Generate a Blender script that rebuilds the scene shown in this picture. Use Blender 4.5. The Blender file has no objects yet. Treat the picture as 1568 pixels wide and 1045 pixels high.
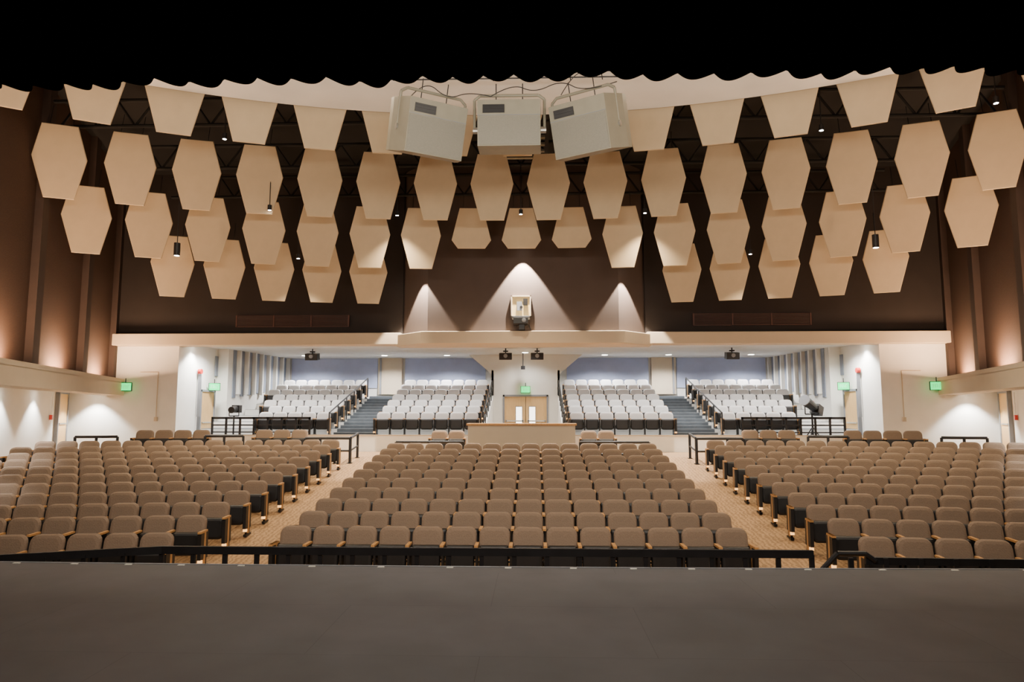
import bpy, math, random
from mathutils import Vector, Matrix
random.seed(4)
scene = bpy.context.scene
COL = scene.collection

# ------------------------------------------------------------------ materials
def mat(name, col, rough=0.6, var=0.0, scale=8.0, metal=0.0, bump=0.0, emit=None, estr=0.0, stretch=None):
    m = bpy.data.materials.new(name); m.use_nodes = True
    nt = m.node_tree; b = nt.nodes["Principled BSDF"]
    b.inputs["Base Color"].default_value = (*col, 1)
    b.inputs["Roughness"].default_value = rough
    b.inputs["Metallic"].default_value = metal
    if emit:
        b.inputs["Emission Color"].default_value = (*emit, 1)
        b.inputs["Emission Strength"].default_value = estr
    if var > 0 or bump > 0:
        tc = nt.nodes.new("ShaderNodeTexCoord")
        n = nt.nodes.new("ShaderNodeTexNoise"); n.inputs["Scale"].default_value = scale
        n.inputs["Detail"].default_value = 6
        src = tc.outputs["Object"]
        if stretch:
            mp = nt.nodes.new("ShaderNodeMapping"); mp.inputs["Scale"].default_value = stretch
            nt.links.new(src, mp.inputs["Vector"]); src = mp.outputs["Vector"]
        nt.links.new(src, n.inputs["Vector"])
        if var > 0:
            r = nt.nodes.new("ShaderNodeValToRGB")
            r.color_ramp.elements[0].position = 0.3; r.color_ramp.elements[1].position = 0.7
            r.color_ramp.elements[0].color = (*[c*(1-var) for c in col], 1)
            r.color_ramp.elements[1].color = (*[min(1, c*(1+var)) for c in col], 1)
            nt.links.new(n.outputs["Fac"], r.inputs["Fac"])
            nt.links.new(r.outputs["Color"], b.inputs["Base Color"])
        if bump > 0:
            bp = nt.nodes.new("ShaderNodeBump"); bp.inputs["Strength"].default_value = bump
            bp.inputs["Distance"].default_value = 0.02
            nt.links.new(n.outputs["Fac"], bp.inputs["Height"])
            nt.links.new(bp.outputs["Normal"], b.inputs["Normal"])
    return m

M = {}
M['white'] = mat("painted_white_wall", (0.80, 0.78, 0.72), 0.7, 0.03, 2.0)
M['cream'] = mat("cream_trim_paint", (0.56, 0.46, 0.33), 0.6, 0.03, 2.0)
M['ceil'] = mat("ceiling_plaster", (0.74, 0.76, 0.76), 0.8, 0.03, 1.5)
M['dark'] = mat("dark_brown_paint", (0.021, 0.015, 0.0135), 0.85, 0.1, 2.0)
M['baywall'] = mat("brown_bay_paint", (0.072, 0.050, 0.041), 0.8, 0.06, 2.0)
M['brown'] = mat("brown_fabric_wall", (0.052, 0.0245, 0.0135), 0.9, 0.12, 25.0, bump=0.2)
M['pil'] = mat("pilaster_brown", (0.040, 0.024, 0.019), 0.85, 0.1, 3.0)
M['hex'] = mat("acoustic_panel_cream", (0.56, 0.445, 0.295), 0.75, 0.04, 3.0)
M['black'] = mat("black_metal", (0.012, 0.012, 0.014), 0.45, 0.2, 10)
M['truss'] = mat("black_painted_truss", (0.003, 0.003, 0.003), 0.9, 0.2, 10)
M['blackp'] = mat("black_plastic", (0.009, 0.008, 0.008), 0.5, 0.2, 10)
M['void'] = mat("black_ceiling_void", (0.002, 0.0015, 0.0015), 0.95, 0.2, 2)
M['velvet'] = mat("black_velvet", (0.002, 0.002, 0.002), 1.0, 0.3, 30)
M['tan'] = mat("tan_upholstery", (0.215, 0.150, 0.103), 0.9, 0.10, 60, bump=0.3)
M['overlit'] = mat("overlit_upholstery", (0.56, 0.545, 0.535), 0.9, 0.06, 60, bump=0.2)  # same upholstery lightened, the strong rear light put into its colour
M['wood'] = mat("oak_wood", (0.50, 0.26, 0.09), 0.45, 0.2, 6, stretch=(8, 8, 0.8))
M['door'] = mat("maple_door_wood", (0.66, 0.42, 0.17), 0.45, 0.12, 4, stretch=(10, 10, 0.8))
M['grey'] = mat("grey_frame_paint", (0.22, 0.23, 0.25), 0.5, 0.05, 4)
M['steel'] = mat("brushed_steel", (0.5, 0.5, 0.48), 0.35, 0.1, 30, metal=0.9)
M['blue'] = mat("blue_grey_panel", (0.44, 0.50, 0.71), 0.6, 0.04, 3)
M['finb'] = mat("fin_gap_blue_grey", (0.22, 0.25, 0.31), 0.6, 0.04, 3)
M['step'] = mat("grey_stair_rubber", (0.085, 0.10, 0.115), 0.7, 0.1, 6)
M['nose'] = mat("stair_nosing", (0.34, 0.37, 0.39), 0.5, 0.05, 6)
M['spk'] = mat("speaker_cabinet_paint", (0.25, 0.235, 0.18), 0.55, 0.05, 5)
M['spkg'] = mat("speaker_grille", (0.21, 0.20, 0.165), 0.6, 0.12, 120)
M['glass'] = mat("lit_vision_glass", (0.8, 0.8, 0.75), 0.2, emit=(1, .95, .85), estr=4)
M['lampw'] = mat("lamp_lens", (1, 1, 1), 0.3, emit=(1, .93, .82), estr=25)
M['lampw2'] = mat("lamp_lens_small", (1, 1, 1), 0.3, emit=(1, .93, .85), estr=40)
M['exit'] = mat("exit_sign_green", (0.0, 0.4, 0.12), 0.4, emit=(0.0, 1.0, 0.2), estr=2.0)
M['vent'] = mat("vent_brown_metal", (0.075, 0.028, 0.020), 0.5, 0.1, 8)
M['tape'] = mat("reflective_marker", (0.85, 0.82, 0.72), 0.3, 0.02, 4)
M['red'] = mat("fire_alarm_red", (0.5, 0.03, 0.02), 0.4, 0.02, 4)
M['amber'] = mat("aisle_light_lens", (0.9, 0.45, 0.1), 0.4, emit=(1, .5, .15), estr=2.5)
M['proj'] = mat("projector_window_lit_yellow", (0.62, 0.46, 0.20), 0.5, 0.1, 12, emit=(1, .68, .28), estr=0.25)  # yellow light in the opening put into the colour and a faint glow

def carpet():
    m = bpy.data.materials.new("aisle_carpet"); m.use_nodes = True
    nt = m.node_tree; b = nt.nodes["Principled BSDF"]; b.inputs["Roughness"].default_value = 0.85
    tc = nt.nodes.new("ShaderNodeTexCoord")
    w = nt.nodes.new("ShaderNodeTexWave"); w.inputs["Scale"].default_value = 3.2; w.inputs["Distortion"].default_value = 7
    w.inputs["Detail"].default_value = 3; w.inputs["Detail Scale"].default_value = 3
    n = nt.nodes.new("ShaderNodeTexNoise"); n.inputs["Scale"].default_value = 25
    r = nt.nodes.new("ShaderNodeValToRGB")
    r.color_ramp.elements[0].color = (0.19, 0.11, 0.05, 1); r.color_ramp.elements[1].color = (0.52, 0.32, 0.155, 1)
    mx = nt.nodes.new("ShaderNodeMath"); mx.operation = 'MULTIPLY_ADD'; mx.inputs[1].default_value = 0.55
    nt.links.new(tc.outputs["Object"], w.inputs["Vector"]); nt.links.new(tc.outputs["Object"], n.inputs["Vector"])
    m2 = nt.nodes.new("ShaderNodeMath"); m2.operation = 'MULTIPLY'; m2.inputs[1].default_value = 0.45
    nt.links.new(n.outputs["Fac"], m2.inputs[0])
    nt.links.new(w.outputs["Fac"], mx.inputs[0]); nt.links.new(m2.outputs[0], mx.inputs[2])
    nt.links.new(mx.outputs[0], r.inputs["Fac"]); nt.links.new(r.outputs["Color"], b.inputs["Base Color"])
    return m
M['carpet'] = carpet()

def stagefloor():
    m = bpy.data.materials.new("stage_floor_paint"); m.use_nodes = True
    nt = m.node_tree; b = nt.nodes["Principled BSDF"]; b.inputs["Roughness"].default_value = 0.6
    tc = nt.nodes.new("ShaderNodeTexCoord")
    br = nt.nodes.new("ShaderNodeTexBrick"); br.inputs["Scale"].default_value = 1.0
    br.inputs["Brick Width"].default_value = 2.44; br.inputs["Row Height"].default_value = 1.22
    br.inputs["Mortar Size"].default_value = 0.0025
    br.inputs["Color1"].default_value = (0.082, 0.083, 0.086, 1); br.inputs["Color2"].default_value = (0.086, 0.087, 0.090, 1)
    br.inputs["Mortar"].default_value = (0.05, 0.05, 0.05, 1)
    n = nt.nodes.new("ShaderNodeTexNoise"); n.inputs["Scale"].default_value = 2.2; n.inputs["Detail"].default_value = 9
    r = nt.nodes.new("ShaderNodeValToRGB")
    r.color_ramp.elements[0].position = .3; r.color_ramp.elements[1].position = .75
    r.color_ramp.elements[0].color = (.86, .86, .86, 1); r.color_ramp.elements[1].color = (1.12, 1.12, 1.12, 1)
    mx = nt.nodes.new("ShaderNodeMixRGB"); mx.blend_type = 'MULTIPLY'; mx.inputs[0].default_value = 1
    nt.links.new(tc.outputs["Object"], br.inputs["Vector"]); nt.links.new(tc.outputs["Object"], n.inputs["Vector"])
    nt.links.new(n.outputs["Fac"], r.inputs["Fac"])
    nt.links.new(br.outputs["Color"], mx.inputs[1]); nt.links.new(r.outputs["Color"], mx.inputs[2])
    nt.links.new(mx.outputs[0], b.inputs["Base Color"])
    return m
M['stage'] = stagefloor()

# ------------------------------------------------------------------ mesh builder
class MB:
    def __init__(s): s.v = []; s.f = []; s.m = []; s.slots = []; s.T = Matrix.Identity(4)
    def _mi(s, m):
        if m not in s.slots: s.slots.append(m)
        return s.slots.index(m)
    def add(s, vs, fs, m):
        o = len(s.v); s.v += [tuple(s.T @ Vector(v)) for v in vs]; i = s._mi(m)
        for f in fs: s.f.append([a+o for a in f]); s.m.append(i)
    def box(s, x0, x1, y0, y1, z0, z1, m):
        vs = [(x, y, z) for z in (z0, z1) for y in (y0, y1) for x in (x0, x1)]
        s.add(vs, [(0,2,3,1),(4,5,7,6),(0,1,5,4),(2,6,7,3),(0,4,6,2),(1,3,7,5)], m)
    def cbox(s, c, d, m, rz=0.0, rx=0.0):
        T0 = s.T; s.T = T0 @ Matrix.Translation(c) @ Matrix.Rotation(rz, 4, 'Z') @ Matrix.Rotation(rx, 4, 'X')
        s.box(-d[0]/2, d[0]/2, -d[1]/2, d[1]/2, -d[2]/2, d[2]/2, m); s.T = T0
    def prism(s, pts, off, m):
        n = len(pts); off = Vector(off)
        vs = [Vector(p) for p in pts]; vs += [p+off for p in vs]
        fs = [list(range(n))[::-1], list(range(n, 2*n))] + [(i, (i+1) % n, (i+1) % n+n, i+n) for i in range(n)]
        s.add(vs, fs, m)
    def cyl(s, p0, p1, r, m, n=10, r1=None):
        p0 = Vector(p0); p1 = Vector(p1); r1 = r if r1 is None else r1
        q = (p1-p0).to_track_quat('Z', 'Y').to_matrix()
        vs = []
        for p, rr in ((p0, r), (p1, r1)):
            for i in range(n):
                a = 2*math.pi*i/n; vs.append(p+q @ Vector((rr*math.cos(a), rr*math.sin(a), 0)))
        fs = [list(range(n))[::-1], list(range(n, 2*n))] + [(i, (i+1) % n, (i+1) % n+n, i+n) for i in range(n)]
        s.add(vs, fs, m)
    def tube(s, pts, r, m, n=8):
        for a, b in zip(pts[:-1], pts[1:]): s.cyl(a, b, r, m, n)
    def mesh(s, name):
        me = bpy.data.meshes.new(name); me.from_pydata(s.v, [], s.f)
        for k in s.slots: me.materials.append(M[k])
        me.polygons.foreach_set("material_index", s.m); me.update()
        import bmesh
        bm = bmesh.new(); bm.from_mesh(me); bmesh.ops.recalc_face_normals(bm, faces=bm.faces); bm.to_mesh(me); bm.free()
        return me
    def obj(s, name, bevel=0.0, center=True):
        me = s.mesh(name)
        o = bpy.data.objects.new(name, me); COL.objects.link(o)
        if center and len(me.vertices):
            xs = [v.co for v in me.vertices]
            c = Vector([(min(v[i] for v in xs)+max(v[i] for v in xs))/2 for i in range(3)])
            me.transform(Matrix.Translation(-c)); o.location = c
        if bevel:
            b = o.modifiers.new("bevel", 'BEVEL'); b.width = bevel; b.segments = 2; b.limit_method = 'ANGLE'
        return o

def inst(name, me, loc, rot=(0, 0, 0), parent=None):
    o = bpy.data.objects.new(name, me); COL.objects.link(o); o.location = loc; o.rotation_euler = rot
    if parent: o.parent = parent
    return o

def lamp(name, kind, loc, energy, color, parent=None, **kw):
    l = bpy.data.lights.new(name, kind); l.energy = energy; l.color = color
    rot = kw.pop('rot', (0, 0, 0))
    for k, v in kw.items(): setattr(l, k, v)
    o = bpy.data.objects.new(name, l); COL.objects.link(o); o.location = loc; o.rotation_euler = rot
    if parent: o.parent = parent
    return o

EYE = 2.77
# ------------------------------------------------------------------ geometry functions of the hall
def g(x):
    s = max(0, abs(x)-5.5); return s*math.tan(math.radians(5.5))+0.012*s*s
def floor_z(x, y):
    u = y+g(x); return 0.123*min(max(u-11.0, 0), 11.0)
def up_wall(y): return 11.7+0.325*(y-14.45)
def lo_wall(y): return 13.9+0.37*(y-17.5)

# ------------------------------------------------------------------ floor
b = MB()
xs = [-17+0.5*i for i in range(69)]; ys = [7.0+0.25*i for i in range(72)]
vs = [(x, y, floor_z(x, y)) for y in ys for x in xs]; nx = len(xs)
fs = [(j*nx+i, j*nx+i+1, (j+1)*nx+i+1, (j+1)*nx+i) for j in range(len(ys)-1) for i in range(nx-1)]
b.add(vs, fs, 'carpet'); b.obj("floor", center=False)
b = MB(); b.box(-1.4, 1.4, 24.7, 29.95, 1.25, 1.353, 'carpet'); b.obj("floor_entry")
ZA = 1.353   # cross aisle level

# rear terraces
b = MB()
Y0, RZ, RD = 24.8, 0.243, 0.9
def tz(k): return 1.9+RZ*k
for s in (-1, 1):
    for k in range(7):
        ya = Y0 + RD*k; yb = Y0+RD*(k+1) if k < 6 else 32.0
        for (xa, xb) in ((1.5, 5.5), (7.05, 12.6)):
            b.box(min(s*xa, s*xb), max(s*xa, s*xb), ya, yb, 0.9, tz(k), 'white')
            b.box(min(s*xa, s*xb), max(s*xa, s*xb), ya, yb, tz(k), tz(k)+0.012, 'step')
b.obj("floor_rear_terrace")
for s in (-1, 1):
    b = MB()
    for k in range(14):
        ya = Y0 + RD/2*k; yb = Y0+RD/2*(k+1) if k < 13 else 31.68
        z = 1.9+RZ/2*k
        b.box(min(s*5.5, s*7.05), max(s*5.5, s*7.05), ya, yb, 0.9, z, 'step')
        b.box(min(s*5.5, s*7.05), max(s*5.5, s*7.05), ya+.001, ya+0.06, z-0.03, z+0.008, 'nose')
    b.obj("aisle_stairs")
b = MB()
for s in (-1, 1):
    b.box(min(s*1.5, s*12.6), max(s*1.5, s*12.6), 24.68, 24.79, 1.2, 1.93, 'white')
    b.box(min(s*1.5, s*12.6), max(s*1.5, s*12.6), 24.66, 24.79, 1.93, 1.96, 'cream')
b.obj("wall_terrace_front")

# ------------------------------------------------------------------ walls
b = MB()
b.box(-15.6, -4.3, 24.0, 24.25, 5.3, 11.5, 'dark'); b.box(4.3, 15.6, 24.0, 24.25, 5.3, 11.5, 'dark')
b.obj("wall_back_upper")
bay = [(-4.3, 24.1), (-3.25, 23.0), (3.25, 23.0), (4.3, 24.1)]
b = MB()
b.prism([(x, y, 5.3) for x, y in bay], (0, 0, 6.2), 'baywall'); b.obj("wall_projection_bay")
b = MB()
for s in (-1, 1):
    b.box(min(s*4.3, s*14.9), max(s*4.3, s*14.9), 23.65, 24.3, 5.13, 5.55, 'cream')
led = [(-4.45, 24.2), (-4.45, 23.7), (-3.4, 22.65), (3.4, 22.65), (4.45, 23.7), (4.45, 24.2)]
b.prism([(x, y, 5.06) for x, y in led], (0, 0, 0.42), 'cream')
b.obj("trim_balcony_ledge", bevel=0.02)

for s, nm in ((-1, 'left'), (1, 'right')):
    b = MB()
    ya, yb = 7.0, 24.2
    p = [(s*up_wall(ya), ya), (s*up_wall(yb), yb), (s*(up_wall(yb)+.2), yb), (s*(up_wall(ya)+.2), ya)]
    b.prism([(x, y, 3.6) for x, y in p], (0, 0, 8.0), 'brown')
    for yy in (9.5, 13.2, 16.9, 20.65, 23.85):
        x = s*(up_wall(yy)-0.08); b.cbox((x, yy, 7.6), (0.22, 0.42, 8.0), 'pil', rz=-s*math.atan(.325))
    b.obj("wall_%s_upper" % nm)
    b = MB()
    p = [(s*(up_wall(ya)-.55), ya), (s*(up_wall(23.9)-.55), 23.9), (s*(up_wall(23.9)+.2), 23.9), (s*(up_wall(ya)+.2), ya)]
    b.prism([(x, y, 3.36) for x, y in p], (0, 0, 0.46), 'cream')
    p = [(s*(up_wall(ya)-.55), ya), (s*(up_wall(23.9)-.55), 23.9), (s*(up_wall(23.9)-.50), 23.9), (s*(up_wall(ya)-.50), ya)]
    b.prism([(x, y, 3.80) for x, y in p], (0, 0, 0.14), 'cream')
    b.obj("trim_%s_ledge" % nm)
    b = MB()
    p = [(s*(up_wall(ya)+.1), ya), (s*(up_wall(24)+.1), 24), (s*(lo_wall(24)+.1), 24), (s*(lo_wall(ya)+.1), ya)]
    b.prism([(x, y, 3.5) for x, y in p], (0, 0, 0.1), 'white')
    b.obj("ceiling_%s_soffit" % nm)
    b = MB()
    p = [(s*lo_wall(ya), ya), (s*lo_wall(24.2), 24.2), (s*(lo_wall(24.2)+.2), 24.2), (s*(lo_wall(ya)+.2), ya)]
    b.prism([(x, y, -0.1) for x, y in p], (0, 0, 3.7), 'white')
    b.obj("wall_%s_lower" % nm)
    b = MB()
    b.box(min(s*12.35, s*16.4), max(s*12.35, s*16.4), 24.0, 24.2, 0.8, 5.2, 'white')
    b.obj("wall_%s_wing" % nm)
    b = MB()
    b.box(min(s*12.35, s*12.6), max(s*12.35, s*12.6), 24.2, 27.2, 1.2, 5.3, 'white')
    b.box(min(s*11.9, s*12.4), max(s*11.9, s*12.4), 27.0, 27.3, 1.2, 5.3, 'white')
    b.obj("wall_%s_jamb" % nm)
    b = MB(); xw = 12.33
    b.box(min(s*xw, s*(xw-.03)), max(s*xw, s*(xw-.03)), 26.75, 26.98, 4.2, 5.0, 'finb')
    b.obj("window_1" if s < 0 else "window_2")
    b = MB()
    p = [(s*11.9, 27.1), (s*11.3, 32.0), (s*11.6, 32.1), (s*12.2, 27.1)]
    b.prism([(x, y, 1.2) for x, y in p], (0, 0, 4.1), 'white')
    for i in range(8):
        t = 0.07+i*0.122; x = 11.9-0.6*t; y = 27.1+4.9*t
        zb = 3.35+.15*i*.5
        b.cbox((s*(x-0.02), y, (zb+5.3)/2), (0.03, 0.22, 5.3-zb), 'finb', rz=s*0.122)
        b.cbox((s*(x-0.10), y+0.22, 4.4), (0.18, 0.10, 1.8), 'white', rz=s*0.122)
    b.obj("wall_%s_fins" % nm)

b = MB(); b.box(-12.6, 12.6, 32.0, 32.2, 1.2, 5.4, 'white')
b.obj("wall_back")
b = MB()
for s in (-1, 1):
    for xa, xb in ((1.9, 5.7), (7.0, 11.1)):
        b.box(min(s*xa, s*xb), max(s*xa, s*xb), 31.95, 32.0, 3.9, 5.3, 'blue')
    b.box(min(s*5.8, s*6.9), max(s*5.8, s*6.9), 31.7, 32.0, 3.6, 5.3, 'cream')
    b.box(min(s*6.75, s*6.82), max(s*6.75, s*6.82), 31.6, 31.7, 3.6, 5.3, 'grey')
b.obj("trim_back_panels")

# entry enclosure
b = MB()
for s in (-1, 1):
    b.box(min(s*1.4, s*1.5), max(s*1.4, s*1.5), 24.7, 30.0, 1.2, 1.95, 'white')
    b.prism([(s*1.4, 24.7, 1.9), (s*1.4, 30.0, 1.9), (s*1.4, 30.0, 3.5), (s*1.4, 24.7, 2.1)], (s*.1, 0, 0), 'white')
b.obj("wall_entry_sides")
b = MB()
b.prism([(-1.5, 30.0, 1.2), (-0.97, 30.0, 1.2), (-0.97, 30.0, 3.5), (0.97, 30.0, 3.5), (0.97, 30.0, 1.2), (1.5, 30.0, 1.2),
         (1.5, 30.0, 4.45), (2.5, 30.0, 5.3), (-2.5, 30.0, 5.3), (-1.5, 30.0, 4.45)], (0, .15, 0), 'white')
for s in (-1, 1): b.box(min(s*1.4, s*1.5), max(s*1.4, s*1.5), 30.0, 32.0, 1.2, 4.6, 'white')
b.obj("wall_entry")
b = MB()
b.box(-0.99, -0.92, 29.95, 30.15, ZA, 3.52, 'grey'); b.box(0.92, 0.99, 29.95, 30.15, ZA, 3.52, 'grey')
b.box(-0.99, 0.99, 29.95, 30.15, 3.45, 3.53, 'grey')
for s in (-1, 1):
    b.box(min(s*.01, s*.92), max(s*.01, s*.92), 30.02, 30.08, ZA, 3.45, 'door')
    b.box(min(s*.16, s*.42), max(s*.16, s*.42), 30.0, 30.03, 2.0, 3.0, 'glass')
    for e in ((.14, .16, 1.98, 3.02), (.42, .44, 1.98, 3.02), (.14, .44, 3.0, 3.03), (.14, .44, 1.97, 2.0)):
        b.box(min(s*e[0], s*e[1]), max(s*e[0], s*e[1]), 29.99, 30.04, e[2], e[3], 'grey')
    b.box(min(s*.08, s*.86), max(s*.08, s*.86), 29.93, 29.98, 2.36, 2.42, 'steel')
    for xx in (.1, .82): b.box(min(s*xx, s*(xx+.05)), max(s*xx, s*(xx+.05)), 29.93, 30.03, 2.34, 2.44, 'steel')
b.obj("door_1")
def side_door(name, s, y, wallx, ang, z, zt=2.1, w=0.95):
    b = MB(); b.T = Matrix.Translation((s*wallx, y, z)) @ Matrix.Rotation(ang, 4, 'Z')
    b.box(-.03, .03, -w/2, w/2, 0, zt, 'door')
    for yy in (-w/2-.08, w/2): b.box(-.06, .06, yy, yy+.08, 0, zt+.08, 'grey')
    b.box(-.06, .06, -w/2-.08, w/2+.08, zt, zt+.08, 'grey')
    b.box(-s*.03-.03, -s*.03+.03, -w/2+.1, w/2-.1, 1.0, 1.05, 'steel')
    return b.obj(name)
n = 2
for s in (-1, 1):
    side_door("door_%d" % n, s, 23.2, lo_wall(23.2)-.07, -s*math.atan(.37), floor_z(s*16, 23.2), 2.04); n += 1
    side_door("door_%d" % n, s, 26.1, 12.28, 0, 1.35, 2.2, 1.0); n += 1

# ceilings
b = MB()
arc = []
for i in range(41):
    t = -0.62+1.24*i/40; arc.append((18.7*math.sin(t), -3.3+18.7*math.cos(t)))
poly = arc + [(9.6, 7.0), (-9.6, 7.0)]
b.prism([(x, y, 9.72) for x, y in poly], (0, 0, 0.3), 'ceil'); b.obj("ceiling_forestage")
b = MB(); b.box(-16, 16, 7.0, 24.3, 11.5, 11.7, 'void'); b.obj("ceiling")
b = MB(); b.box(-16.4, 16.4, 24.25, 32.2, 5.3, 5.5, 'white'); b.obj("ceiling_rear")
for yy in (16.8, 19.9, 22.7):
    b = MB()
    for dz in (0, .7): b.cyl((-12.2, yy, 10.2+dz), (12.2, yy, 10.2+dz), .05, 'truss', 8)
    for i in range(24):
        b.cyl((-12+i, yy, 10.2), (-11.5+i, yy, 10.9), .03, 'truss', 6); b.cyl((-11.5+i, yy, 10.9), (-11+i, yy, 10.2), .03, 'truss', 6)
    b.obj("ceiling_truss")
b = MB()
for i in range(5): b.box(-.7, .7, 17.6+i*.5, 17.75+i*.5, 10.3, 10.36, 'spkg')
for s in (-.75, .75): b.box(s-.05, s+.05, 16.5, 22.5, 10.2, 10.5, 'truss')
b.obj("ceiling_catwalk")

# ------------------------------------------------------------------ acoustic panels
def hexmesh(name, pts, th=.05):
    b = MB(); n = len(pts)
    fr = [(x*.975, -th/2, z*.985) for x, z in pts]; mi = [(x, -th/2+.014, z) for x, z in pts]; bk = [(x, th/2, z) for x, z in pts]
    vs = fr+mi+bk
    fs = [list(range(n)), list(range(2*n, 3*n))[::-1]]
    for i in range(n):
        j = (i+1) % n; fs.append((i, j, n+j, n+i)); fs.append((n+i, n+j, 2*n+j, 2*n+i))
    b.add(vs, fs, 'hex')
    for s in (-.25, .25): b.cyl((s, .03, pts[0][1]-.1), (s, .45, pts[0][1]+.55), .008, 'black', 5)
    b.box(-.3, .3, th/2, th/2+.05, -.03, .03, 'black')
    return b.mesh(name)
HEX = hexmesh("acoustic_panel_mesh", [(-.40, .93), (.40, .93), (.61, .10), (.34, -.93), (-.34, -.93), (-.61, .10)])
HEXS = hexmesh("acoustic_panel_short_mesh", [(-.36, .62), (.36, .62), (.61, -.36), (.42, -.62), (-.42, -.62), (-.61, -.36)])
def hexrow(y0, R, z, ks, sp, tilt=10, me=HEX, dx=0):
    for k in ks:
        t = k*sp/R
        inst("acoustic_ceiling_panel", me, (dx+R*math.sin(t), y0-R+R*math.cos(t), z), (math.radians(tilt), 0, -t))
hexrow(15.55, 18.85, 9.76, [k for k in range(-7, 8)], 1.53)
hexrow(18.8, 30, 9.12, [k+.5 for k in range(-8, 8)], 1.60)
hexrow(20.6, 30, 8.08, [k for k in range(-8, 9) if abs(k) > 1], 1.545)
hexrow(20.6, 30, 8.42, [-1, 0, 1], 1.545, me=HEXS)
hexrow(22.2, 30, 7.22, [s*(5.1+1.47*j)/1.57 for s in (-1, 1) for j in range(5)], 1.57, dx=.06)

# ------------------------------------------------------------------ chairs
def outline(w, z0, z1, rt, rb, n=5):
    pts = []
    for cx, cz, r, a0 in ((w/2-rt, z1-rt, rt, 0), (-w/2+rt, z1-rt, rt, 90), (-w/2+rb, z0+rb, rb, 180), (w/2-rb, z0+rb, rb, 270)):
        for i in range(n):
            a = math.radians(a0+90*i/(n-1)); pts.append((cx+r*math.cos(a), cz+r*math.sin(a)))
    return pts
def pad(b, w, z0, z1, rt, rb, yf, t, m, mb, puff=.015):
    o = outline(w, z0, z1, rt, rb); n = len(o); cz = (z0+z1)/2
    rings = [(.78, -puff-.012), (.94, -puff), (1.0, .012), (1.0, t)]
    vs = []
    for sc, dy in rings:
        for x, z in o: vs.append((x*sc, yf(cz+(z-cz)*sc)+dy, cz+(z-cz)*sc))
    fs = [list(range(n))]
    for k in range(3):
        for i in range(n): j = (i+1) % n; fs.append((k*n+i, k*n+j, (k+1)*n+j, (k+1)*n+i))
    b.add(vs, fs, m)
    b.add([(x*.98, yf(z)+t+.012, z) for x, z in o]+[(x, yf(z)+t-.005, z) for x, z in o],
          [list(range(n))[::-1]]+[(i, (i+1) % n, (i+1) % n+n, i+n) for i in range(n)], mb)
def standard(b, x, wood=False):
    b.box(x-.018, x+.018, -.13, .06, .05, .60, 'blackp')
    b.box(x-.03, x+.03, -.18, .12, 0, .045, 'blackp')
    b.box(x-.028, x+.028, -.26, .06, .60, .632, 'wood')
    if wood:
        b.box(x-.03, x+.03, -.24, .08, .16, .60, 'blackp')
        b.box(x-.034, x+.034, -.10, -.03, .06, .60, 'wood')
        b.box(x-.035, x+.035, -.20, -.15, .10, .15, 'amber')
def chair(name, up):
    b = MB()
    pad(b, .505, .36, .86, .12, .03, lambda z: .02+.22*(z-.36), .055, up, 'blackp')
    pad(b, .46, .22, .60, .03, .08, lambda z: -.13+.10*(z-.22), .07, 'blackp', up)
    standard(b, -.275)
    b.cyl((-.27, .01, .33), (.27, .01, .33), .016, 'blackp', 6)
    return b.mesh(name)
CH = chair("seat_tan_mesh", 'tan'); CHP = chair("seat_pale_mesh", 'overlit')
b = MB(); standard(b, 0, True); ENDS = b.mesh("end_standard_mesh")

def row(name, seats, me, step=.548):
    c = seats[len(seats)//2]
    e = bpy.data.objects.new(name, None); COL.objects.link(e); e.location = c[:3]; e.empty_display_size = .2
    for i, (x, y, z, r) in enumerate(seats):
        inst("seat_%d" % (i+1), me, (x-c[0], y-c[1], z-c[2]), (0, 0, r), e)
    for k, sg in ((0, -1), (-1, 1)):
        x, y, z, r = seats[k]; d = sg*.277
        inst("end_standard_%d" % (1 if sg < 0 else 2), ENDS, (x-c[0]+d*math.cos(r), y-c[1]+d*math.sin(r), z-c[2]), (0, 0, r), e)
SP = .548
for i in range(10):
    y = 11.3+.9*i
    row("auditorium_seat_row", [((k-6.5)*SP, y, floor_z(0, y), 0) for k in range(14)], CH)
def side_seat(s, X, u):
    y = u-g(X); d = math.tan(math.radians(5.5))+.024*max(0, X-5.5)
    return (s*X, y, floor_z(X, y), math.atan(d)*s*-1)
def side_row(s, u, start, cnt=None):
    out = []; X = start
    while True:
        q = side_seat(s, X, u)
        if X > lo_wall(q[1])-.6: break
        if cnt is not None and len(out) >= cnt: break
        out.append(q); X += SP*math.cos(q[3])
    return out if s > 0 else out[::-1]
for s in (-1, 1):
    for i in range(11):
        row("auditorium_seat_row", side_row(s, 11.0+.9*i-(.2 if i == 0 else 0), 5.6), CH)
for s in (-1, 1):
    row("auditorium_seat_row", side_row(s, 22.0, 7.15, 3), CH)
    row("auditorium_seat_row", side_row(s, 22.0, 10.1, 4), CH)
    y = 21.8
    row("auditorium_seat_row", sorted([(s*(2.1+SP*k), y, floor_z(0, y), 0) for k in range(2)]), CH)
for s in (-1, 1):
    for k in range(7):
        y = 25.35+RD*k
        row("balcony_seat_row", sorted([(s*(1.95+SP*j), y, tz(k)+.012, 0) for j in range(7)]), CHP)
        cnt = min(7, 5+k//2)
        row("balcony_seat_row", sorted([(s*(7.5+SP*j), y, tz(k)+.012, 0) for j in range(cnt)]), CHP)

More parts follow.
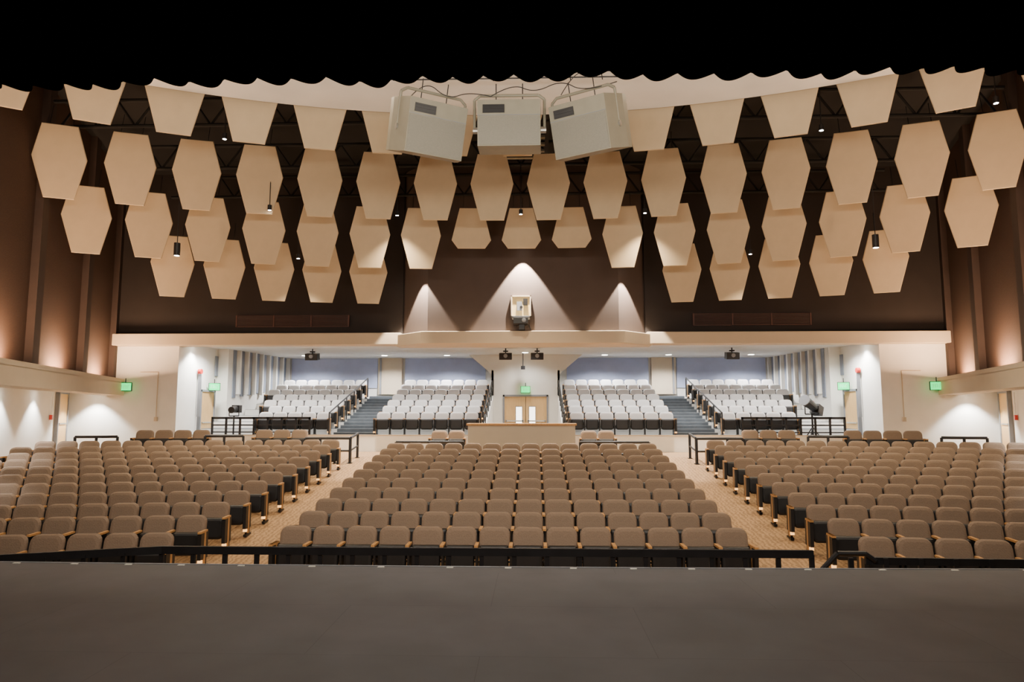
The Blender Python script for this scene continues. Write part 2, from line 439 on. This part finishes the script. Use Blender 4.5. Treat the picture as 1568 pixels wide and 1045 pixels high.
# ------------------------------------------------------------------ rails
def rail(name, p0, p1, h, posts=2, mids=(), r=.03, pr=None):
    b = MB(); p0 = Vector(p0); p1 = Vector(p1); up = Vector((0, 0, h))
    b.cyl(p0+up, p1+up, r, 'black', 8)
    for m_ in mids: b.cyl(p0+up*m_, p1+up*m_, r*.7, 'black', 8)
    for i in range(posts):
        q = p0.lerp(p1, i/(posts-1)); b.cyl(q, q+up, pr or r, 'black', 8)
        b.cyl(q, q+Vector((0, 0, .015)), r*2, 'black', 10)
    return b.obj(name)
for s in (-1, 1):
    F = lambda X, Y: (s*X, Y, floor_z(X, Y))
    rail("guard_rail", F(1.75, 20.7), F(3.8, 20.7), .68, 3, (.5,), r=.04)
    rail("guard_rail", F(5.25, 20.9), F(6.6, 20.8), .76, 4, (.5,), r=.04)
    rail("guard_rail", F(5.25, 20.95), F(5.25, 21.8), .76, 2, (.5,), r=.04)
    rail("guard_rail", F(8.6, 21.1-g(8.6)+.3), F(9.7, 21.1-g(9.7)+.3), .76, 3, (.5,), r=.04)
    rail("guard_rail", F(12.1, 21.1-g(12.1)+.3), F(13.2, 21.1-g(13.2)+.3), .76, 3, (.5,), r=.04)
    b = MB()
    xa, xb = 7.75, 11.4
    b.box(min(s*xa, s*xb), max(s*xa, s*xb), 24.70, 24.77, 2.52, 2.60, 'black')
    b.box(min(s*xa, s*xb), max(s*xa, s*xb), 24.71, 24.76, 2.28, 2.33, 'black')
    b.box(min(s*xa, s*xb), max(s*xa, s*xb), 24.71, 24.76, 2.03, 2.07, 'black')
    for i in range(8):
        x = s*(xa+.03+(xb-xa-.06)*i/7); b.box(x-.03, x+.03, 24.70, 24.77, 1.96, 2.6, 'black')
    b.obj("platform_railing")
    b = MB()
    X = 7.12
    b.tube([(s*X, 24.9, 1.92), (s*X, 24.9, 2.75), (s*X, 30.6, 2.75+5.7*.27), (s*X, 30.6, 1.9+5.7*.27)], .028, 'black')
    for j in range(1, 5): y = 24.9+5.7*j/5; b.cyl((s*X, y, 1.9+(y-24.9)*.25), (s*X, y, 2.75+(y-24.9)*.27), .022, 'black', 6)
    b.obj("stair_handrail")
    b = MB()
    for dz in (0, -.3): b.cyl((s*1.45, 24.8, 2.75+dz), (s*1.45, 29.9, 4.15+dz), .026, 'black', 8)
    for j in range(7): y = 24.8+5.1*j/6; b.cyl((s*1.45, y, 2.0+(y-24.7)*.27), (s*1.45, y, 2.75+(y-24.8)*.2745), .022, 'black', 6)
    b.obj("entry_handrail")

# pit rail in front of the first row
b = MB()
pts = [(-7.9, 8.1, .93), (-4.62, 9.25, .93), (4.0, 9.25, .93)]
for a, c in zip(pts[:-1], pts[1:]):
    d = Vector(c)-Vector(a); b.cbox(((a[0]+c[0])/2, (a[1]+c[1])/2, .93), (d.length, .05, .10), 'black', rz=math.atan2(d.y, d.x))
b.cbox((7.5, 9.0, .88), (5.8, .05, .09), 'black', rz=-.04)
b.tube([(4.02, 9.1, .74), (4.25, 9.1, .97), (4.6, 9.1, .97), (4.72, 9.1, .88)], .035, 'black')
for i in range(40):
    x = -7.2+i*.43
    y = 8.1+(x+7.9)/3.28*1.15 if x < -4.62 else (9.25 if x < 4.1 else 9.1-.03*(x-4.1))
    b.box(x-.03, x+.03, y-.02, y+.02, 0, .92, 'black')
b.obj("orchestra_pit_railing")

# ------------------------------------------------------------------ stage
b = MB()
edge = []
for i in range(33):
    x = -13+26*i/32; edge.append((x, 7.60+.0022*x*x))
poly = edge+[(13, -3.5), (-13, -3.5)]
b.prism([(x, y, 1.0) for x, y in poly], (0, 0, .1), 'stage')
b.prism([(x, y-.12, 0) for x, y in edge]+[(13, 6.0, 0), (-13, 6.0, 0)], (0, 0, 1.0), 'velvet')
for (xa, ya), (xb, yb) in zip(edge[:-1], edge[1:]):
    b.cbox(((xa+xb)/2, (ya+yb)/2, 1.083), (.82, .03, .045), 'grey', rz=math.atan2(yb-ya, xb-xa))
b.obj("stage_floor", center=False)
b = MB()
x = -6.6
while x < 6.8:
    b.cbox((x, 7.54+.0022*x*x, 1.104), (.07, .03, .008), 'tape'); x += .58+.22*random.random()
b.obj("stage_edge_markers")
b = MB()
b.box(-16, -8.2, 6.6, 7.0, 0, 11.7, 'velvet'); b.box(8.2, 16, 6.6, 7.0, 0, 11.7, 'velvet'); b.box(-8.2, 8.2, 6.6, 7.0, 6.9, 11.7, 'velvet')
b.obj("wall_proscenium")
b = MB()
N = 900; vs = []
for i in range(N+1):
    x = -8+16*i/N; ph = x*2*math.pi/.25
    w = .055*abs(math.sin(ph/2+.6*math.sin(x*1.7)))*2-.05+.02*math.sin(x*5.3)
    hem = 5.32+.012*math.sin(x*9.1)+.01*math.sin(x*2.3)
    for z in (hem, hem+.35, 7.6): vs.append((x, 5.0+w*(1 if z < 6 else .6), z))
fs = [(i*3+k, (i+1)*3+k, (i+1)*3+k+1, i*3+k+1) for i in range(N) for k in range(2)]
b.add(vs, fs, 'velvet'); o = b.obj("stage_valance_curtain")
b = MB(); b.box(-13, 13, -3.7, 5.2, 7.6, 7.7, 'velvet'); b.box(-13.2, -13, -3.7, 6.6, 0, 7.7, 'velvet'); b.box(13, 13.2, -3.7, 6.6, 0, 7.7, 'velvet'); b.box(-13.2, 13.2, -3.9, -3.7, 0, 7.7, 'velvet')
b.obj("wall_stage_house")

# ------------------------------------------------------------------ control booth desk
b = MB()
b.box(-1.58, 1.58, 20.25, 20.37, 1.0, 2.38, 'cream')
b.box(-1.62, 1.62, 20.2, 20.75, 2.38, 2.44, 'wood')
for s in (-1, 1): b.box(min(s*1.46, s*1.58), max(s*1.46, s*1.58), 20.37, 21.4, 1.1, 2.38, 'cream')
b.box(-1.46, 1.46, 20.37, 21.1, 2.05, 2.1, 'wood')
b.box(-.9, .3, 20.5, 20.95, 2.1, 2.2, 'black'); b.box(.45, .95, 20.7, 20.75, 2.15, 2.36, 'black'); b.box(.6, .8, 20.65, 20.8, 2.1, 2.15, 'black')
b.obj("sound_control_desk", bevel=.006)

# ------------------------------------------------------------------ speaker cluster (seen from behind)
def speaker(x, y, z, rz, rx, w=1.05, h=.95, flare=1.25):
    b = MB(); d = .7
    wf = w*flare
    f = [(-w/2, -d/2), (w/2, -d/2), (wf/2, d/4), (wf/2, d/2), (-wf/2, d/2), (-wf/2, d/4)]
    b.prism([(px, py, -h/2) for px, py in f], (0, 0, h), 'spk')
    b.box(-w/2+.02, w/2-.02, -d/2-.012, -d/2, -h/2+.02, h/2-.30, 'spkg')
    b.box(-w/2+.10, -w/2+.50, -d/2-.02, -d/2, h/2-.24, h/2-.09, 'black')
    for i in range(3): b.box(-w/2+.12, -w/2+.48, -d/2-.028, -d/2-.015, h/2-.22+i*.05, h/2-.21+i*.05, 'black')
    b.box(-w/2, w/2, -d/2-.012, -d/2, h/2-.285, h/2-.275, 'grey')
    for sx in (-1, 1):
        b.tube([(sx*(w/2+.08), 0, -.05), (sx*(w/2+.08), 0, h/2+.10), (sx*(w/2-.03), 0, h/2+.18)], .028, 'spk')
        b.cyl((sx*(w/2+.0), 0, -.05), (sx*(w/2+.11), 0, -.05), .06, 'steel', 10)
    b.cyl((-(w/2-.03), 0, h/2+.18), (w/2-.03, 0, h/2+.18), .028, 'spk')
    for sx in (-.25, .25): b.cyl((sx, 0, h/2), (sx, 0, h/2+.4), .010, 'black', 6)
    me = b.mesh("hanging_loudspeaker")
    return inst("hanging_loudspeaker", me, (x, y, z), (rx, 0, rz))
speaker(-.07, 12.4, 8.12, 0, math.radians(8), 1.16, .84, 1.02)
speaker(-1.56, 12.3, 8.05, math.radians(30), math.radians(18), 1.12, .96)
speaker(1.38, 12.3, 8.05, math.radians(-30), math.radians(18), 1.12, .96)
b = MB()
for x in (-1.58, -.07, 1.38):
    for sx in (-.3, .3): b.cyl((x+sx, 12.3, 9.0), (x+sx*.8, 12.4, 9.71), .010, 'black', 6)
b.cyl((-2.3, 12.4, 9.1), (2.3, 12.4, 9.1), .014, 'black', 8)
b.obj("speaker_rigging")
def cable(name, pts, r=.008, m='black'):
    cu = bpy.data.curves.new(name, 'CURVE'); cu.dimensions = '3D'; cu.bevel_depth = r
    sp = cu.splines.new('NURBS'); sp.points.add(len(pts)-1); sp.use_endpoint_u = True; sp.order_u = 3
    for i, p in enumerate(pts): sp.points[i].co = (*p, 1)
    cu.materials.append(M[m]); o = bpy.data.objects.new(name, cu); COL.objects.link(o)
cable("speaker_cable", [(-1.9, 12.0, 8.55), (-1.6, 11.9, 8.85), (-1.2, 12.0, 8.5), (-.8, 12.1, 8.7), (-.4, 12.0, 8.55)])
cable("speaker_cable", [(-.4, 12.0, 8.55), (0, 11.9, 8.75), (.4, 12.0, 8.6), (.9, 11.9, 8.8), (1.3, 11.9, 8.55), (1.9, 11.9, 8.75)])
cable("speaker_cable", [(.9, 12.3, 8.7), (1.2, 12.2, 9.2), (1.5, 12.3, 8.95), (1.8, 12.3, 9.71)])

# ------------------------------------------------------------------ projector in bay
b = MB()
b.box(-.36, .24, 22.94, 23.0, 6.02, 6.68, 'proj')
b.box(-.40, -.36, 22.9, 23.0, 5.98, 6.72, 'cream'); b.box(.24, .28, 22.9, 23.0, 5.98, 6.72, 'cream')
b.box(-.40, .28, 22.9, 23.0, 6.68, 6.72, 'cream'); b.box(-.40, .28, 22.9, 23.0, 5.98, 6.02, 'cream')
b.box(-.2, -.02, 22.86, 22.94, 6.2, 6.5, 'grey'); b.box(.02, .16, 22.84, 22.94, 6.38, 6.6, 'blackp')
b.cyl((-.05, 22.86, 6.3), (-.05, 22.8, 6.3), .05, 'black')
b.obj("projection_window")
b = MB()
b.cyl((-.06, 22.75, 5.97), (-.06, 22.75, 5.85), .03, 'steel')
b.box(-.36, .24, 22.5, 23.0, 5.90, 5.96, 'grey')
b.box(-.30, .18, 22.3, 22.85, 5.68, 5.88, 'black')
b.cyl((.05, 22.3, 5.78), (.05, 22.2, 5.78), .07, 'grey', 14); b.cyl((.05, 22.2, 5.78), (.05, 22.19, 5.78), .05, 'grey', 14)
b.tube([(.2, 22.8, 5.7), (.28, 22.75, 5.5), (.26, 22.78, 5.35), (.1, 22.85, 5.4)], .015, 'black')
b.box(-.12, .06, 22.5, 22.7, 5.50, 5.68, 'black')
b.obj("video_projector", bevel=.01)

for x0 in (-8.25, 8.0):
    b = MB(); b.box(x0-2.05, x0+2.05, 23.94, 24.0, 5.80, 6.22, 'vent')
    for i in range(9): b.cbox((x0, 23.93, 5.84+i*.043), (4.0, .03, .012), 'black', rx=.5)
    for i in range(4): b.box(x0-2.05+i*1.35, x0-2.0+i*1.35, 23.91, 23.95, 5.8, 6.22, 'vent')
    b.obj("air_vent_grille")

def exit_sign(x, y, z, rz=0):
    b = MB(); b.T = Matrix.Translation((x, y, z)) @ Matrix.Rotation(rz, 4, 'Z')
    b.box(-.19, .19, -.03, .03, -.13, .13, 'exit'); b.box(-.21, .21, -.02, .05, -.15, -.13, 'black'); b.box(-.21, .21, -.02, .05, .13, .15, 'black')
    b.box(-.21, -.19, -.02, .05, -.13, .13, 'black'); b.box(.19, .21, -.02, .05, -.13, .13, 'black')
    b.cyl((0, .02, .15), (0, .02, .3), .015, 'black', 6)
    for i in range(4):
        x0 = -.12+i*.065; b.box(x0, x0+.012, -.034, -.03, -.06, .06, 'white')
        if i != 2: b.box(x0, x0+.04, -.034, -.03, .048, .06, 'white')
    b.obj("exit_sign")
for s in (-1, 1):
    exit_sign(s*14.0, 23.6, 3.66, -s*.3)
    exit_sign(s*12.05, 26.2, 3.75, -s*.5)
exit_sign(0, 29.8, 3.75)

for s in (-1, 1):
    for yy in (17.8, 22.2):
        b = MB(); x = s*(lo_wall(yy)-.06); z = floor_z(x, yy)+1.25
        b.cbox((x, yy, z), (.08, .10, .16), 'red', rz=-s*.35); b.cyl((x, yy, z+.08), (x, yy, 3.4), .012, 'white', 6)
        b.obj("fire_alarm_pull")
    b = MB(); b.tube([(s*13.05, 23.97, 1.5+1.0), (s*13.05, 23.97, 4.2), (s*13.7, 23.97, 4.2)], .015, 'cream', 6)
    b.box(s*13.05-.05, s*13.05+.05, 23.93, 24.0, 2.45, 2.6, 'cream'); b.obj("wall_conduit")
    b = MB(); b.cyl((s*12.3, 25.4, 4.3), (s*12.18, 25.4, 4.3), .1, 'red', 10); b.box(s*12.24-.06, s*12.24+.06, 25.38, 25.42, 2.6, 4.2, 'grey'); b.obj("fire_alarm_strobe")

def ceil_unit(x, y, z, w):
    b = MB(); b.cbox((x, y, z), (w, .35, .26), 'black', rx=.15); b.cyl((x, y, z+.1), (x, y, 5.3), .025, 'black', 8)
    b.cyl((x, y-.17, z), (x, y-.22, z), .08, 'grey', 12); b.cbox((x, y, z+.2), (w*.4, .1, .05), 'black')
    b.obj("ceiling_projector", bevel=.01)
for x, w in ((-8.5, .5), (-.75, .5), (.5, .5), (8.15, .5)): ceil_unit(x, 27, 4.98, w)
b = MB(); b.cyl((-.1, 29.3, 5.3), (-.1, 29.3, 4.75), .02, 'black', 8); b.cyl((-.1, 29.3, 4.75), (-.1, 29.3, 4.6), .09, 'black', 12); b.obj("dome_camera")

b = MB(); b.T = Matrix.Translation((10.35, 25.0, 3.0)) @ Matrix.Rotation(math.radians(-50), 4, 'Z') @ Matrix.Rotation(math.radians(-22), 4, 'X')
b.cyl((0, -.5, 0), (0, .1, 0), .19, 'blackp', 16, .15); b.cyl((0, .1, 0), (0, .5, 0), .15, 'blackp', 16); b.cyl((0, -.54, 0), (0, -.5, 0), .2, 'grey', 16)
b.box(-.16, .16, .2, .55, -.18, .16, 'blackp'); b.box(-.02, .02, .0, .1, .14, .2, 'red')
b.T = Matrix.Translation((10.35, 25.0, 3.0))
b.tube([(-.24, 0, 0), (-.24, 0, -.3), (.24, 0, -.3), (.24, 0, 0)], .02, 'black'); b.cyl((0, 0, -.3), (0, 0, -1.08), .035, 'black')
for a in (0, 2.1, 4.2): b.cyl((0, 0, -.75), (.25*math.cos(a), .2*math.sin(a)+.05, -1.08), .02, 'black')
b.obj("follow_spotlight")
b = MB(); b.T = Matrix.Translation((-10.7, 25.0, 2.85))
b.cyl((0, -.25, .0), (0, .2, .05), .12, 'blackp', 14); b.box(-.14, .14, .1, .35, -.1, .18, 'blackp')
b.tube([(-.18, 0, 0), (-.18, 0, -.22), (.18, 0, -.22), (.18, 0, 0)], .018, 'black'); b.cyl((0, 0, -.22), (0, 0, -.92), .03, 'black')
b.cyl((0, 0, -.92), (0, 0, -.9), .22, 'black', 14); b.obj("stand_spotlight")

# ------------------------------------------------------------------ lights
WARM = (1.0, .80, .55); NEU = (1.0, .98, .95)
b = MB()
b.cyl((0, 0, -.008), (0, 0, .02), .13, 'lampw', 18)
b.cyl((0, 0, -.002), (0, 0, .02), .16, 'steel', 18)
DL = b.mesh("downlight_mesh")
def downlight(x, y, z, energy, col=NEU, angle=150, blend=.6, name="recessed_downlight"):
    o = inst(name, DL, (x, y, z))
    lamp("lamp", 'SPOT', (0, 0, -.06), energy, col, o, spot_size=math.radians(angle), spot_blend=blend, shadow_soft_size=.12)
for x in (-11.4, -9.0, -6.2, -3.3, 3.3, 6.2, 9.0, 11.4):
    downlight(x, 25.3, 5.29, 680)
for x in (-9.9, -6.3, -3.5, 3.5, 6.3, 9.9):
    downlight(x, 30.2, 5.29, 850, (1, .98, .97))
downlight(0, 26.0, 5.29, 400); downlight(0, 28.9, 5.29, 150)
for s in (-1, 1):
    for yy in (12.5, 15.6, 18.2, 20.8):
        downlight(s*(lo_wall(yy)-.42), yy, 3.49, 420, NEU, 100, .35)
    downlight(s*15.2, 23.5, 3.49, 600, NEU, 105, .35)
    downlight(s*12.0, 24.9, 5.29, 520, NEU, 105, .4)

def canmesh(name, r, h):
    b = MB()
    b.cyl((0, 0, -h), (0, 0, h), r, 'black', 14); b.cyl((0, 0, -h-.005), (0, 0, -h+.005), r*.8, 'lampw2', 14); b.cyl((0, 0, h), (0, 0, 1.6), .012, 'black', 6)
    return b.mesh(name)
CAN = canmesh("pendant_can_mesh", .08, .17); CANS = canmesh("small_can_mesh", .055, .07)
def can(x, y, z, energy, me, angle=105, col=WARM, name="pendant_spotlight"):
    o = inst(name, me, (x, y, z))
    lamp("lamp", 'SPOT', (0, 0, -.2), energy, col, o, spot_size=math.radians(angle), spot_blend=.7, shadow_soft_size=.08)
for x, y, z in ((-7.0, 15.5, 9.34), (-6.85, 18, 8.35), (-6.9, 20.5, 7.57), (-3.7, 19.8, 8.7), (0, 19.8, 8.7), (3.67, 19.8, 8.7),
                (6.93, 20.5, 7.6), (7.07, 15.5, 9.36), (10.05, 14.0, 9.27)):
    can(x, y, z, 900, CANS)
for x, z in ((-9.1, 7.08), (9.17, 7.15)): can(x, 17.5, z, 500, CAN)
# bay wall scallops
for x, y, z, e in ((-3.66, 22.85, 7.62, 3600), (0.0, 22.68, 8.20, 6500), (3.66, 22.85, 7.62, 3600)):
    o = inst("wall_scallop_light", CANS, (x, y, z+.25))
    lamp("lamp", 'SPOT', (0, 0, -.15), e, (1, .86, .70), o, spot_size=math.radians(70), spot_blend=.18, shadow_soft_size=.03)
downlight(-3.4, 12.9, 9.71, 350, WARM, 150); downlight(2.9, 13.3, 9.71, 350, WARM, 150)
b = MB(); b.box(-.06, .06, -.5, .5, 0, .06, 'black'); b.box(-.045, .045, -.48, .48, .06, .065, 'lampw'); UPM = b.mesh("uplight_mesh")
for s in (-1, 1):
    for yy in (11.4, 15.0, 18.8, 22.3):
        o = inst("ledge_uplight", UPM, (s*(up_wall(yy)-.28), yy, 3.82), (0, 0, -s*math.atan(.325)))
        lamp("lamp", 'AREA', (0, 0, .09), 270, (1, .60, .34), o, shape='RECTANGLE', size=.12, size_y=1.0, rot=(math.pi, 0, 0))
for x in (-4.5, 0, 4.5):  # added bars and fill lamps, unseen above the hem, brighten panels and seats
    b = MB(); b.cyl((x-1.6, 5.6, 6.55), (x+1.6, 5.6, 6.55), .03, 'black')
    for i in range(4): b.cyl((x-1.2+.8*i, 5.6, 6.5), (x-1.2+.8*i, 5.85, 6.35), .1, 'blackp', 12)
    bar = b.obj("added_house_fill_bar", center=False)
    lamp("lamp", 'AREA', (x, 5.95, 6.3), 320, (1, .88, .73), bar, shape='RECTANGLE', size=3.2, size_y=.5,
         rot=(math.radians(92), 0, 0))
lamp("added_stage_fill", 'AREA', (0, 6.1, 6.6), 160, (1, .95, .90), shape='RECTANGLE', size=5, size_y=.5, rot=(math.radians(14), 0, 0))  # added fill lamp, out of view, brightens the stage floor

w = bpy.data.worlds.new("World"); scene.world = w; w.use_nodes = True
w.node_tree.nodes["Background"].inputs[0].default_value = (1, .9, .8, 1); w.node_tree.nodes["Background"].inputs[1].default_value = 0.0

# ------------------------------------------------------------------ camera
cd = bpy.data.cameras.new("camera"); cd.lens = 24.0; cd.sensor_width = 36.0; cd.clip_end = 200
cam = bpy.data.objects.new("camera", cd); COL.objects.link(cam)
cam.location = (0.38, 0, EYE); cam.rotation_euler = (math.pi/2+0.104, 0, 0.0325)
scene.camera = cam
